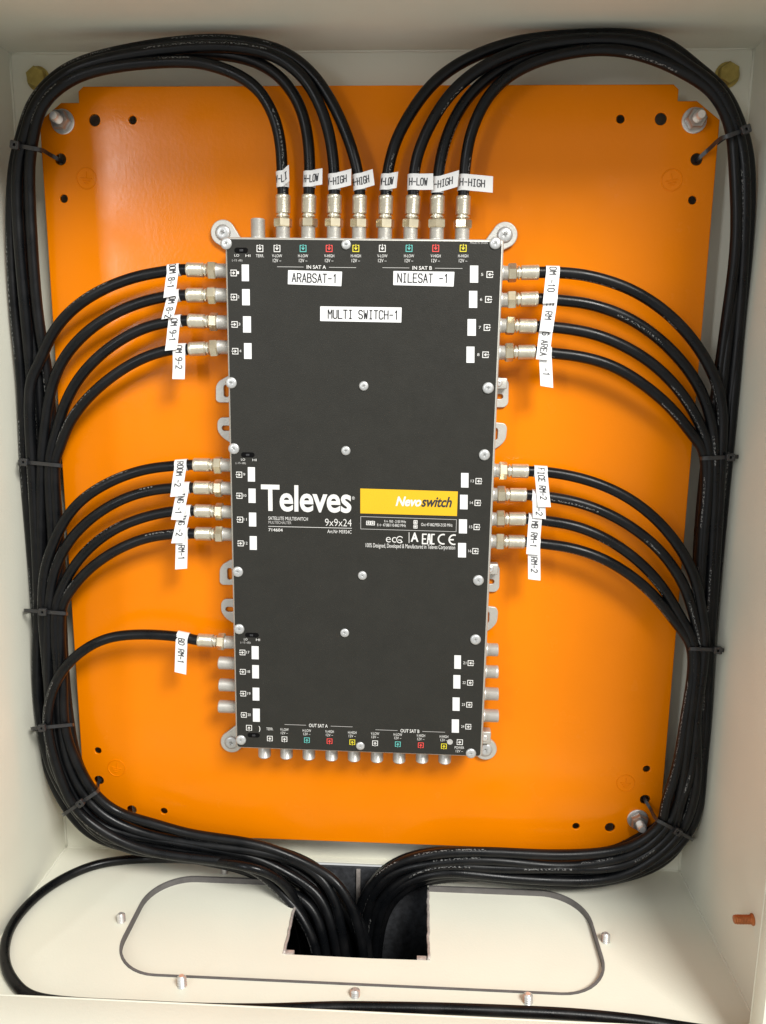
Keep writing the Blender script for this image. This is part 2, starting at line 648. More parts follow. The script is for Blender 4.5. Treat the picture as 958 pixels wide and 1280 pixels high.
scr = lathe('floor_screw', thread_profile(.0039, .0084, .0021, .0013), 16)
first = None
for u, v, h in ((152, 1152, 1), (228, 1233, 1.15), (444, 1245, .75), (660, 1253, .95), (757, 1177, 1), (281, 1091, .8)):
    p = unz(u, v, Z0)
    o = child('floor_screw', scr, 'steel', enc, False)
    o.location = p - Vector(enc.location) + Vector((0, 0, -.0005))
    o.scale = (1, 1, h)
    o.rotation_euler = (random.uniform(-.05, .05), random.uniform(-.05, .05), random.random())
# yellow passivated bolts on the back wall
bolt = hexnut('hex_bolt', .0155, .0062, .0012)
wash = lathe('washer', [(.0098, 0), (.0102, .0003), (.0102, .0011), (.0096, .0014)], 24)
for u, v in ((46, 97), (911, 92)):
    p = un(u, v, YB - .004)
    o = child('hex_bolt', bolt, 'yzinc', enc, False)
    o.rotation_euler = (math.pi / 2, random.random(), 0)
    o.location = Vector((p.x, YB - .0012, p.z)) - Vector(enc.location)
    o2 = link('washer', wash, 'yzinc', o)
    o2.location = (0, 0, -.0011)
# copper coloured earth stud on the right wall
cs = lathe('earth_stud', [(.0046, 0), (.0046, .0010), (.0037, .0016)] + [(.0037 - (.0005 if i % 2 else 0), .0020 + i * .0006) for i in range(20)] + [(.0033, .0144), (.0028, .0149)], 16)
o = child('earth_stud', cs, 'copper', enc, False)
o.rotation_euler = (0, -math.pi / 2 - .04, 0)
o.location = Vector((X1, -.1335, -.3085)) - Vector(enc.location)
# dark cable trench the bundles drop into, below the floor
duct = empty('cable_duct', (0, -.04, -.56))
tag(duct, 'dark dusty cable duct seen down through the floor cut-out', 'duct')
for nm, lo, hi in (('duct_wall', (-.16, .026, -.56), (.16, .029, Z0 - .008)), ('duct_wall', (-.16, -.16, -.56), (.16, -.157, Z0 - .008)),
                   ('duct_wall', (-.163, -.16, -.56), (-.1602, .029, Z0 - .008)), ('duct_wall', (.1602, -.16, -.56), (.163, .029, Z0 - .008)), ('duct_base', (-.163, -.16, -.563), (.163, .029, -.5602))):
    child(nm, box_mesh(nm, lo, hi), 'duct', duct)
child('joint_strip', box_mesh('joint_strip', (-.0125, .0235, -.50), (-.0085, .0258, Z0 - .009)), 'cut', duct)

# ================================================================== ORANGE MOUNTING PLATE
PT = .0025
plate = empty('mounting_plate', (0, PT, -.3423))
tag(plate, 'orange enamelled steel mounting plate with notched corners and punched holes', 'mounting plate')
HW, HH = .2800, .3423
out = [(-HW, HH - .0265), (-HW + .0190, HH - .0125), (-.2455, HH - .0125), (-.2455, HH - .0035), (-.2415, HH), (.2415, HH), (.2455, HH - .0035), (.2455, HH - .0125), (HW - .0190, HH - .0125), (HW, HH - .0265),
       (HW, -HH + .0265), (HW - .0190, -HH + .0125), (.2455, -HH + .0125), (.2455, -HH + .0035), (.2415, -HH), (-.2415, -HH), (-.2455, -HH + .0035), (-.2455, -HH + .0125), (-HW + .0190, -HH + .0125), (-HW, -HH + .0265)]
holes = []
for sx in (-1, 1):
    for sz in (-1, 1):
        holes += [circ(sx * .2337, sz * .317, .0054), circ(sx * .2013, sz * .317, .0040), circ(sx * .2648, sz * .2863, .0054), circ(sx * .2640, sz * .2547, .0040)]
child('panel', fill('panel', [out] + holes, PT, front(PT), .0006, 2), 'orange', plate)
# unseen rim added all round behind the plate to keep the holes dark
V, F = [], []
N = len(out)
for i in range(N):
    a, b, c = Vector(out[i - 1]), Vector(out[i]), Vector(out[(i + 1) % N])
    n1 = Vector(((b - a).y, -(b - a).x)).normalized()
    n2 = Vector(((c - b).y, -(c - b).x)).normalized()
    n = (n1 + n2).normalized()
    for off in (.0006, .0020):
        q = b + n * off
        for y in (PT + .0001, .0285):
            V.append((q.x, y, q.y))
for i in range(N):
    j = (i + 1) % N
    A_, B_ = i * 4, j * 4
    F += [(A_, B_, B_ + 1, A_ + 1), (A_ + 2, A_ + 3, B_ + 3, B_ + 2), (A_ + 1, B_ + 1, B_ + 3, A_ + 3), (A_, A_ + 2, B_ + 2, B_)]
child('light_block_rim', mesh('light_block_rim', V, F), 'orange', plate)
# rear standoffs behind each corner
so = lathe('standoff', [(.0075, 0), (.0075, YB - PT - .0001)], 16)
for x, z in ((-.2640, -.3100), (-.2605, .3155), (.2600, .3155), (.2590, -.3065)):
    o = child('standoff', so, 'steel', plate, False)
    o.rotation_euler = (-math.pi / 2, 0, 0)
    o.location = Vector((x, PT + .00005, z)) - Vector(plate.location)
    if x < 0 and z < 0:          # this corner's stud is buried under the bundle
        continue
    b = lathe('stud', thread_profile(.0044, .0175, .0015, .0006, .0008), 18)
    s = child('stud', b, 'steel', plate, False)
    s.rotation_euler = (math.pi / 2, 0, 0)
    s.location = Vector((x, .0, z)) - Vector(plate.location)
    nn = link('flange_nut', hexnut('flange_nut', .0142, .0078, .0013), 'shadedsteel', s)
    nn.location = (0, 0, .0018)
    nn.rotation_euler = (0, 0, random.random())
    ww = link('washer', lathe('washer', [(.0098, 0), (.0100, .0002), (.0100, .0012), (.0096, .0016)], 24), 'steel', s)


# embossed earth symbols
def earth_mark():
    V, F = [], []

    def bar(x0, z0, x1, z1, wd):
        d = Vector((x1 - x0, z1 - z0)).normalized()
        n = Vector((-d.y, d.x)) * wd / 2
        b = len(V)
        for h in (0, .00045):
            k = 1 if h == 0 else .45
            for p, s in (((x0, z0), 1), ((x0, z0), -1), ((x1, z1), -1), ((x1, z1), 1)):
                V.append((p[0] + n.x * s * k, -h, p[1] + n.y * s * k))
        F.append((b + 4, b + 5, b + 6, b + 7))
        for i in range(4):
            j = (i + 1) % 4
            F.append((b + i, b + j, b + 4 + j, b + 4 + i))
    n = 32
    for i in range(n):
        a, c = 2 * math.pi * i / n, 2 * math.pi * (i + 1) / n
        bar(.0084 * math.cos(a), .0084 * math.sin(a), .0084 * math.cos(c), .0084 * math.sin(c), .0011)
    bar(0, .0055, 0, 0, .0010)
    bar(-.0050, 0, .0050, 0, .0010)
    bar(-.0034, -.0020, .0034, -.0020, .0010)
    bar(-.0018, -.0040, .0018, -.0040, .0010)
    return mesh('earth_mark', V, F)


em = earth_mark()
for u, v, a in ((108, 223, .1), (840, 225, -.2), (146, 960, .2), (782, 979, .05)):
    p = un(u, v, 0)
    o = child('earth_mark', em, 'orange', plate, False)
    o.location = Vector((p.x, -.00001, p.z)) - Vector(plate.location)
    o.rotation_euler = (0, a, 0)

# ================================================================== MULTISWITCH
DCX, DCZ, DA, DW, DH = -.00569, -.00434, -.00439, .21932, .44032
YC = -.0400
sw = empty('multiswitch', (DCX, -.0002, DCZ))
sw.rotation_euler = (0, -DA, 0)
tag(sw, 'charcoal multiswitch with white lettering and yellow band on the orange plate', 'multiswitch')


def solve8(src, dst):
    A = []
    for (x, y), (u, v) in zip(src, dst):
        A.append([x, y, 1, 0, 0, 0, -u * x, -u * y, u])
        A.append([0, 0, 0, x, y, 1, -v * x, -v * y, v])
    n = 8
    for i in range(n):
        p = max(range(i, n), key=lambda r: abs(A[r][i]))
        A[i], A[p] = A[p], A[i]
        for r in range(n):
            if r != i:
                f = A[r][i] / A[i][i]
                A[r] = [a - f * b for a, b in zip(A[r], A[i])]
    return [A[i][8] / A[i][i] for i in range(n)]


HM = solve8([(287, 298), (625, 304), (603, 941), (294, 936)], [(-DW / 2, DH / 2), (DW / 2, DH / 2), (DW / 2, -DH / 2), (-DW / 2, -DH / 2)])


def dv(u, v):                     # photo pixel -> place on the cover (local x, z)
    k = HM[6] * u + HM[7] * v + 1
    return Vector(((HM[0] * u + HM[1] * v + HM[2]) / k, (HM[3] * u + HM[4] * v + HM[5]) / k))


def loc(p):                       # world -> multiswitch local
    x, z = p.x - DCX, p.z - DCZ
    c, s = math.cos(DA), math.sin(DA)
    return Vector((c * x + s * z, p.y + .0002, -s * x + c * z))


B = .0022
hs = box_mesh('housing', (-DW / 2 - B, YC + .0006, -DH / 2 - B), (DW / 2 + B, -.0004, DH / 2 + B), .0022, 3)
link('housing', hs, 'cast', sw)
cv = fill('cover', [rrect(-DW / 2, -DH / 2, DW / 2, DH / 2, .002, 3)], .0014, front(YC + .0008), .0003)
cover = link('cover', cv, 'cover', sw)
YP = YC - .00075                 # print level


def pr_rect(name, corners, m, par=None, h=.00012, y=YP, r=0):
    P = [dv(*c) for c in corners]
    pts = [(p.x, p.y) for p in P]
    if r:
        pts = round_poly(pts, r)
    return link(name, fill(name, [pts], h, front(y + .00005)), m, par or cover)


def pr_text(name, body, u0, v0, u1, v1, m, shear=0., bold=0., par=None, space=1.):
    """text whose outline fills the pixel box (u0, v0) top-left .. (u1, v1) bottom-right"""
    me = text_mesh(name, body, shear, bold, space)
    xs = [v.co.x for v in me.vertices]
    ys = [v.co.y for v in me.vertices]
    a, b = dv(u0, v1), dv(u1, v0)
    for v in me.vertices:
        x = (v.co.x - min(xs)) / (max(xs) - min(xs))
        y = (v.co.y - min(ys)) / (max(ys) - min(ys))
        v.co = (a.x + (b.x - a.x) * x, YP - .00018, a.y + (b.y - a.y) * y)
    bm = bmesh.new()
    bm.from_mesh(me)
    for f in bm.faces:
        if f.normal.y > 0:
            f.normal_flip()
    bm.to_mesh(me)
    bm.free()
    return link(name, me, m, par or cover)


def pr_lines(name, segs, m, wd=.0005, par=None, y=None):
    """printed strokes; segs of local (x0, z0, x1, z1)"""
    V, F = [], []
    y = YP - .00015 if y is None else y
    for si, (x0, z0, x1, z1) in enumerate(segs):
        d = Vector((x1 - x0, z1 - z0))
        if d.length < 1e-7:
            continue
        d.normalize()
        n = Vector((-d.y, d.x)) * wd / 2
        e = d * wd * .4
        b = len(V)
        for p in ((x0 - e.x + n.x, z0 - e.y + n.y), (x0 - e.x - n.x, z0 - e.y - n.y), (x1 + e.x - n.x, z1 + e.y - n.y), (x1 + e.x + n.x, z1 + e.y + n.y)):
            V.append((p[0], y - (si % 8) * .00002, p[1]))
        F.append((b, b + 1, b + 2, b + 3))
    return link(name, mesh(name, V, F), m, par or cover)


# brand lettering and band
pr_text('brand_lettering', 'Televes', 327, 602.5, 441, 634, 'printwhite', 0, .022, space=.97)
pr_text('small_lettering', '®', 441.5, 615, 445, 619, 'printwhite')
pr_rect('yellow_band', ((452, 605), (573.5, 608), (572.5, 638.5), (452, 636)), 'yellow')
pr_text('brand_lettering', 'Nevo', 496, 615, 528.5, 626.6, 'printwhite', .28, .034, space=.98)
pr_text('brand_lettering', 'switch', 528, 614.8, 566.5, 627.4, 'ink', .28, .026, space=.98)
pr_text('small_lettering', 'SATELLITE MULTISWITCH', 336, 641.5, 386, 645, 'printwhite')
pr_text('small_lettering', 'MULTISCHALTER', 336, 646.8, 365, 649.8, 'printgrey')
pr_text('small_lettering', '9x9x24', 407.5, 643.5, 441, 652, 'printwhite', 0, -.008)
pr_text('small_lettering', '714604', 336, 655.8, 354, 659.4, 'printwhite', 0, .01)
pr_text('small_lettering', 'Art.Nr MS924C', 410.5, 657.2, 441, 661, 'printwhite')
a, b = dv(336, 653.2), dv(441, 654.8)
pr_lines('printed_rule', [(a.x, a.y, b.x, b.y)], 'printwhite', .0004)
q = [dv(*c) for c in ((452.5, 640), (572, 643), (571.5, 658), (452.5, 655.5))]
pr_lines('printed_frame', [(q[i].x, q[i].y, q[(i + 1) % 4].x, q[(i + 1) % 4].y) for i in range(4)], 'printgrey', .0004)
pr_text('small_lettering', 'fi \u2190 950 - 2150 MHz', 482, 644.5, 509, 647.2, 'printwhite')
pr_text('small_lettering', 'fi \u2190 47.88/110-862 MHz', 473, 649, 509, 652, 'printwhite')
pr_text('small_lettering', 'Out 47-862/950-2150 MHz', 528, 648, 567, 651.2, 'printwhite')


def icon(u, v, s, col, d='in', rot=0):
    """small printed port symbol: an open box with an arrow"""
    c = dv(u, v)
    k = s * .00068 / 2
    segs = [(-1, 1, -1, -1), (-1, -1, 1, -1), (1, -1, 1, 1), (-1, 1, -.55, 1), (.55, 1, 1, 1), (0, 1.25, 0, -.35), (-.42, .15, 0, -.35), (.42, .15, 0, -.35)]
    ca, sa = math.cos(rot), math.sin(rot)
    R = []
    for x0, z0, x1, z1 in segs:
        R.append(tuple(x for x in (c.x + (ca * x0 - sa * z0) * k, c.y + (sa * x0 + ca * z0) * k, c.x + (ca * x1 - sa * z1) * k, c.y + (sa * x1 + ca * z1) * k)))
    return pr_lines('port_symbol', R, col, .00062)


icon(462, 648, 4.5, 'printwhite')
icon(467.5, 648.2, 4.5, 'printwhite')
icon(521, 646.5, 4, 'printwhite', rot=math.pi / 2)
icon(521, 652, 4, 'printwhite', rot=math.pi / 2)
# approval marks
pr_text('approval_mark', 'ec', 484, 665.5, 497, 672, 'printwhite', 0, -.008)


def arc(u, v, r, a0, a1, n=14, rz=None):
    c = dv(u, v)
    R = r * .00066
    P = [(c.x + R * math.cos(math.radians(a0 + (a1 - a0) * i / n)), c.y + R * math.sin(math.radians(a0 + (a1 - a0) * i / n))) for i in range(n + 1)]
    return [(*P[i], *P[i + 1]) for i in range(n)]


c0 = dv(503, 669)
pr_lines('approval_mark', arc(501.5, 668.5, 4.2, 40, 320) + [(c0.x, c0.y, c0.x - .0022, c0.y), (c0.x, c0.y, c0.x + .0004, c0.y - .0022)], 'printwhite', .0007)
c0, c1 = dv(513, 659.5), dv(513, 672)
pr_lines('approval_mark', [(c0.x, c0.y, c1.x, c1.y - .0002)], 'printwhite', .0005)
pr_text('approval_mark', 'A', 515, 659.5, 525, 671, 'printwhite', 0, .03)
c0 = dv(530, 661.5)
k = .00068
eac = []
for ox, segs in ((0, ((5, 0, 0, 0), (0, 0, 0, -12), (0, -12, 5, -12), (0, -6, 4, -6))), (6.2, ((0, -12, 1.2, 0), (1.2, 0, 2.8, 0), (2.8, 0, 4, -12), (.6, -6, 3.4, -6))), (11.4, ((3.4, 0, 0, 0), (0, 0, 0, -12), (0, -12, 3.4, -12)))):
    for x0, z0, x1, z1 in segs:
        eac.append((c0.x + (ox + x0 * .9) * k, c0.y + z0 * k, c0.x + (ox + x1 * .9) * k, c0.y + z1 * k))
pr_lines('approval_mark', eac, 'printwhite', .0011)
c0, c1 = dv(561, 668), dv(566, 668)
pr_lines('approval_mark', arc(555.5, 667.5, 6.2, 78, 282) + arc(569, 668, 6.2, 78, 282) + [(dv(563.3, 668).x, dv(563.3, 668).y, dv(568, 668).x, dv(568, 668).y)], 'printwhite', .0012)
pr_text('small_lettering', '100% Designed, Developed & Manufactured in Televes Corporation', 458.5, 675, 570.5, 680, 'printwhite')
# white writing fields beside each output, their symbol and number
fieldsL = [(305, 328.7, 314, 349, 295.5, 338.5), (305.2, 358.7, 314.8, 378.5, 295.5, 368), (306, 392, 316, 412, 296, 401.5), (307, 425, 316.5, 444.5, 296.5, 434.5),
           (310.4, 579, 319.4, 597, 300, 588), (311, 605.8, 320, 623.8, 300, 614.5), (311.3, 636, 320.5, 653.5, 300.5, 644.5), (312, 665.7, 321, 683, 301, 674.5),
           (313.2, 805.7, 322.2, 822.4, 302, 813.5), (313.7, 830, 322.3, 847, 302.2, 838.3), (314, 859, 322.6, 875.6, 302.5, 866.5), (314.1, 886, 323, 903, 303, 894)]
fieldsR = [(587, 332, 597, 352.6, 611, 343), (586, 362.5, 596, 383, 609.5, 373), (584.3, 396.6, 594.6, 416.8, 608, 407), (583.2, 430, 593, 449.7, 606.5, 440),
           (577.4, 585, 586.6, 603, 599, 595), (576.2, 612, 585.7, 630, 598, 622), (575, 642.5, 585, 660, 597, 652), (574.1, 672, 584, 690, 595.5, 682),
           (570.1, 813.4, 578.4, 830.5, 590.5, 823), (569, 838.5, 577.8, 855.6, 590, 848), (568.2, 867, 577, 884, 589, 876), (567.3, 895, 576.3, 912, 588, 904)]
numL = [1, 2, 3, 4, 9, 10, 11, 12, 17, 18, 19, 20]
numR = [5, 6, 7, 8, 13, 14, 15, 16, 21, 22, 23, 24]
for i, (u0, v0, u1, v1, iu, iv) in enumerate(fieldsL):
    pr_rect('white_field', ((u0, v0), (u1, v0 + .15), (u1, v1 + .15), (u0, v1)), 'white')
    icon(iu - .5, iv + .5, 6.6, 'printwhite', rot=math.pi / 2)
    n = str(numL[i])
    pr_text('port_number', n, u0 - 5 - len(n) * .9, iv - 1.5, u0 - 4 + len(n) * .6, iv + 1.8, 'printwhite')
for i, (u0, v0, u1, v1, iu, iv) in enumerate(fieldsR):
    pr_rect('white_field', ((u0, v0), (u1, v0 + .15), (u1, v1 + .15), (u0, v1)), 'white')
    icon(iu, iv, 6.6, 'printwhite', rot=math.pi / 2 + math.pi)
    n = str(numR[i])
    pr_text('port_number', n, u1 + 4 - len(n) * .6, iv - 1.8, u1 + 5.5 + len(n) * .6, iv + 1.5, 'printwhite')
# input row
for body, u, col in (('TERR.', 328, 'printwhite'), ('V-LOW', 349.3, 'printwhite'), ('H-LOW', 381.7, 'pteal'), ('V-HIGH', 414, 'pred'), ('H-HIGH', 447, 'pyellow'),
                     ('V-LOW', 479.6, 'printwhite'), ('H-LOW', 512.4, 'pteal'), ('V-HIGH', 545, 'pred'), ('H-HIGH', 578.5, 'pyellow')):
    dv_ = (u - 328) * .014
    icon(u, 309.5 + dv_ * .5, 7, col)
    w_ = 5 if body == 'TERR.' else 6.2
    pr_text('port_caption', body, u - w_, 316.6 + dv_ * .6, u + w_, 320 + dv_ * .6, 'printwhite')
    if body != 'TERR.':
        pr_text('port_caption', '12V \u2013', u - 5.2, 322 + dv_ * .6, u + 5.2, 326 + dv_ * .6, 'printwhite')
for body, u0, u1, uc, v in (('IN SAT A', 349.5, 447, 398, 332.5), ('IN SAT B', 480, 577.5, 528.5, 334.5), ('OUT SAT A', 355, 441.5, 398, 906.5), ('OUT SAT B', 471, 558.5, 514.5, 911)):
    hw = 13.5
    pr_text('row_caption', body, uc - hw + 1.5, v - 2, uc + hw - 1.5, v + 2, 'printwhite', 0, .012)
    a, b, c, d = dv(u0, v - .7), dv(uc - hw - 2.5, v), dv(uc + hw + 2.5, v), dv(u1, v + .9)
    pr_lines('printed_rule', [(a.x, a.y, b.x, a.y)], 'printgrey', .0004)
    pr_lines('printed_rule', [(c.x, a.y, d.x, a.y)], 'printgrey', .0004)
for body, u, col in (('TERR.', 335.7, 'printwhite'), ('V-LOW', 354.5, 'printwhite'), ('H-LOW', 383.3, 'pteal'), ('V-HIGH', 412.3, 'pred'), ('H-HIGH', 441.3, 'pyellow'),
                     ('V-LOW', 470.3, 'printwhite'), ('H-LOW', 499.2, 'pteal'), ('V-HIGH', 528.3, 'pred'), ('H-HIGH', 557.5, 'pyellow')):
    dv_ = (u - 335) * .024
    icon(u, 924.3 + dv_, 6.6, col, rot=math.pi)
    w_ = 4.4 if body == 'TERR.' else 5.4
    pr_text('port_caption', body, u - w_, 910.3 + dv_, u + w_, 913.6 + dv_, 'printwhite')
    if body != 'TERR.':
        pr_text('port_caption', '12V \u2013', u - 4.5, 914.8 + dv_, u + 4.5, 918 + dv_, 'printwhite')
icon(309, 911, 7, 'printwhite', rot=math.pi)
pr_text('small_lettering', ')', 321.5, 908.5, 323.5, 916, 'printwhite', 0, .03)
icon(577.5, 924, 7, 'printwhite', rot=math.pi / 2)
pr_text('port_caption', 'POWER', 571, 929.5, 583, 932.5, 'printwhite')
pr_text('port_caption', '12V \u2013', 572.5, 934, 581.5, 937, 'printwhite')
pr_text('small_lettering', 'MADE IN SPAIN', 587, 303.6, 608, 306, 'printgrey')
for u0, u1, v in ((296, 313, 311.3), (302, 319, 563.5), (305, 322.5, 791.5), (307, 322.6, 920.5)):
    a, b = dv(u0, v), dv(u1, v)
    h = .0021
    link('switch_slot', fill('switch_slot', [rrect(a.x, a.y - h, b.x, a.y + h, h * .98, 5)], .0002, front(YP + .0001)), 'hole', cover)
    sl = link('slide_knob', box_mesh('slide_knob', (a.x + .0042, YP - .0006, a.y - .0010), (a.x + .0072, YP - .0001, a.y + .0008), .0002), 'ink', cover)
for u0, u1, v in ((296, 302, 317.6), (310, 316, 318), (302, 307, 569.5), (316.5, 321.5, 570), (303.5, 308, 797), (319, 324, 797.4)):
    pr_text('small_lettering', 'LO' if u0 in (296, 302, 303.5) else 'HI', u0, v - 1.4, u1, v + 1.4, 'printwhite')
for u, v in ((298, 324), (300, 574.3), (304, 801.5)):
    pr_text('small_lettering', '(-15 dB)', u - 5, v - 1.5, u + 8, v + 1.5, 'printgrey')
c0 = dv(565, 924)
pw = link('power_led', lathe('power_led', [(.0026, 0), (.0026, .0003), (.0019, .0004), (.0014, .0002)], 18), 'printgrey', cover)
pw.location = (c0.x, YP, c0.y)
pw.rotation_euler = (math.pi / 2, 0, 0)


# stuck-on label tapes
def sticker(body, corners, h, adv, u, v):
    P = [dv(*c) for c in corners]
    ex = (P[1] - P[0]).normalized()
    ez = Vector((-ex.y, ex.x))
    o = link('label_sticker', fill('label_sticker', [round_poly([(p.x, p.y) for p in P], .0004, 2)], .00025, front(YP - .0002)), 'white', sw)
    s = dv(u, v)
    yy = YP - .00058
    link('lettering', strokes('lettering', body, h, adv, .00088, lambda a, b: Vector((s.x + ex.x * a + ez.x * b, yy, s.y + ex.y * a + ez.y * b)), .01), 'ink', o)


sticker('ARABSAT-1', ((363, 336), (430, 338.3), (429, 356), (362.5, 353.2)), .0066, .00415, 368, 350.2)
sticker('NILESAT -1', ((493.2, 338), (568, 339.5), (567, 357.3), (493, 355)), .0066, .00415, 498.5, 351.5)
sticker('MULTI SWITCH-1', ((402.7, 380.3), (503.5, 382.2), (503, 400.6), (402.5, 398.3)), .0066, .00415, 412.6, 395)


# cover screws: domed heads with a cross recess
def screw_mesh(r, dome=.0016):
    bm = bmesh.new()
    n = 24
    rings = [(r, 0), (r, .0005), (r * .9, dome * .72), (r * .62, dome), (r * .30, dome * 1.02)]
    vs = [[bm.verts.new((a * math.cos(2 * math.pi * i / n), a * math.sin(2 * math.pi * i / n), z)) for i in range(n)] for a, z in rings]
    for j in range(len(rings) - 1):
        for i in range(n):
            bm.faces.new((vs[j][i], vs[j][(i + 1) % n], vs[j + 1][(i + 1) % n], vs[j + 1][i]))
    # pozidriv style hollow
    c = bm.verts.new((0, 0, dome * .2))
    inner = []
    for i in range(n):
        a = 2 * math.pi * i / n
        k = .30 if (i % 6) in (0, 1, 5) else .17
        inner.append(bm.verts.new((r * k * .9 * math.cos(a), r * k * .9 * math.sin(a), dome * (.75 if k > .2 else .95))))
    for i in range(n):
        bm.faces.new((vs[-1][i], vs[-1][(i + 1) % n], inner[(i + 1) % n], inner[i]))
        bm.faces.new((inner[i], inner[(i + 1) % n], c))
    me = D.meshes.new('cover_screw')
    bm.to_mesh(me)
    bm.free()
    return smooth(me, 45)


sc = screw_mesh(.0047)
for u, v in ((286, 303), (435, 305.5), (617.5, 305.5), (290.5, 474), (293, 556), (296.5, 711), (297.5, 784), (456.5, 478), (434, 558), (454.5, 714), (432, 787),
             (610, 480.5), (606, 562.5), (599.5, 718.5), (596.5, 793), (298.5, 927), (451.5, 931.5), (591.5, 938)):
    p = dv(u, v)
    o = link('cover_screw', sc, 'screw', sw)
    o.location = (p.x, YP - .0001, p.y)
    o.rotation_euler = (math.pi / 2, random.uniform(0, 6), 0)
    if 420 < u < 460:
        o.scale = (.84, .84, .9)
# F ports along all four sides
YPORT = -.0235
PLEN = .0130


def port_mesh(L):
    prof = [(.0062, 0), (.0062, .0024)]
    z = .0024
    n = int((L - .0030) / .0010)
    for i in range(n):
        prof += [(.0056, z), (.00590, z + .0005)]
        z += .0010
    prof += [(.0057, L - .0005), (.0053, L), (.0038, L), (.0038, L - .003)]
    return lathe('port', prof, 22)


portm = {}
UP, DOWN, LEFT, RIGHT = (0, 0, 1), (0, 0, -1), (-1, 0, 0), (1, 0, 0)


def port(u, v, side, free=False):
    """(u, v): a point on the axis; for a free port, its outer end"""
    e = loc(un(u, v, YPORT - .002 if free else YPORT))
    p = e.copy()
    p.y = YPORT + .0002
    if side == UP:
        p.z = DH / 2 + B - .0005
    if side == DOWN:
        p.z = -DH / 2 - B + .0005
    if side == LEFT:
        p.x = -DW / 2 - B + .0005
    if side == RIGHT:
        p.x = DW / 2 + B - .0005
    L = PLEN
    if free:
        L = round(abs(e.x - p.x) + abs(e.z - p.z), 3)
    if L not in portm:
        portm[L] = port_mesh(L)
    o = link('port', portm[L], 'port', sw)
    o.location = p
    o.rotation_euler = Vector(side).to_track_quat('Z', 'Y').to_euler()
    return p


TOP = [(354, 296, 354, 244), (385.5, 296, 386.5, 244), (417.6, 296, 418.2, 244), (449, 296, 449.8, 244.5), (481.3, 296, 482.6, 245), (513.3, 296, 516.8, 245), (546, 296, 547, 245), (577.8, 297, 579.6, 245.5)]
LEF = [(283, 338.5, 234, 337), (284, 369, 234, 369), (284.5, 403, 236, 401), (285, 434, 237, 436.5), (288, 581.5, 242.6, 581), (288.5, 610.5, 243.4, 609.6), (289, 640, 244.5, 638.6), (289.5, 668, 245, 667), (291, 803, 248, 800)]
RIG = [(623, 341.3, 673.5, 340.5), (621.7, 375, 672.5, 373.6), (620, 407, 670.5, 408), (618, 440.7, 669, 440), (611.5, 588, 660.5, 589), (610, 618, 658, 618.7), (608, 648.5, 657, 648.6), (607.6, 676.6, 656, 677.4)]
port(322, 273, UP, True)
for t in TOP:
    port(t[0], t[1], UP)
for t in LEF:
    port(t[0], t[1], LEFT)
for v in (829.5, 857, 884):
    port(274, v, LEFT, True)
for t in RIG:
    port(t[0], t[1], RIGHT)
for v in (813.4, 841, 868.7, 896):
    port(623.7, v, RIGHT, True)
for u in (330.6, 358, 386, 414.5, 442.6, 471.3, 499, 527.7, 556):
    port(u, 946.5 + (u - 330) * .034, DOWN, True)
# pressed mounting lugs at the sides, lying on the plate
LY = -.0030


def lug(outer, slots, raised=None):
    P = [loc(un(u, v, LY)) for u, v in outer]
    S_ = []
    for (u0, v0, u1, v1) in slots:
        a, b = loc(un(u0, v1, LY)), loc(un(u1, v0, LY))
        r = min(b.x - a.x, b.z - a.z) / 2 * .98
        S_.append(rrect(a.x, a.z, b.x, b.z, r, 5))
    o = link('mounting_lug', fill('mounting_lug', [round_poly([(p.x, p.z) for p in P], .0035)] + S_, .0026, front(-.0002), .0005, 2), 'cast', sw)
    if raised:
        a, b = loc(un(raised[0], raised[3], LY)), loc(un(raised[1], raised[2], LY))
        link('grounding_tab', box_mesh('grounding_tab', (a.x, LY - .0085, a.z), (b.x, LY + .0001, b.z), .0011, 3), 'cast', o)
        s = link('tab_screw', screw_mesh(.0030, .0012), 'steel', o)
        s.location = ((a.x + b.x) / 2 - .0012, LY - .0086, (a.z + b.z) / 2 + .0008)
        s.rotation_euler = (math.pi / 2, 0, 0)


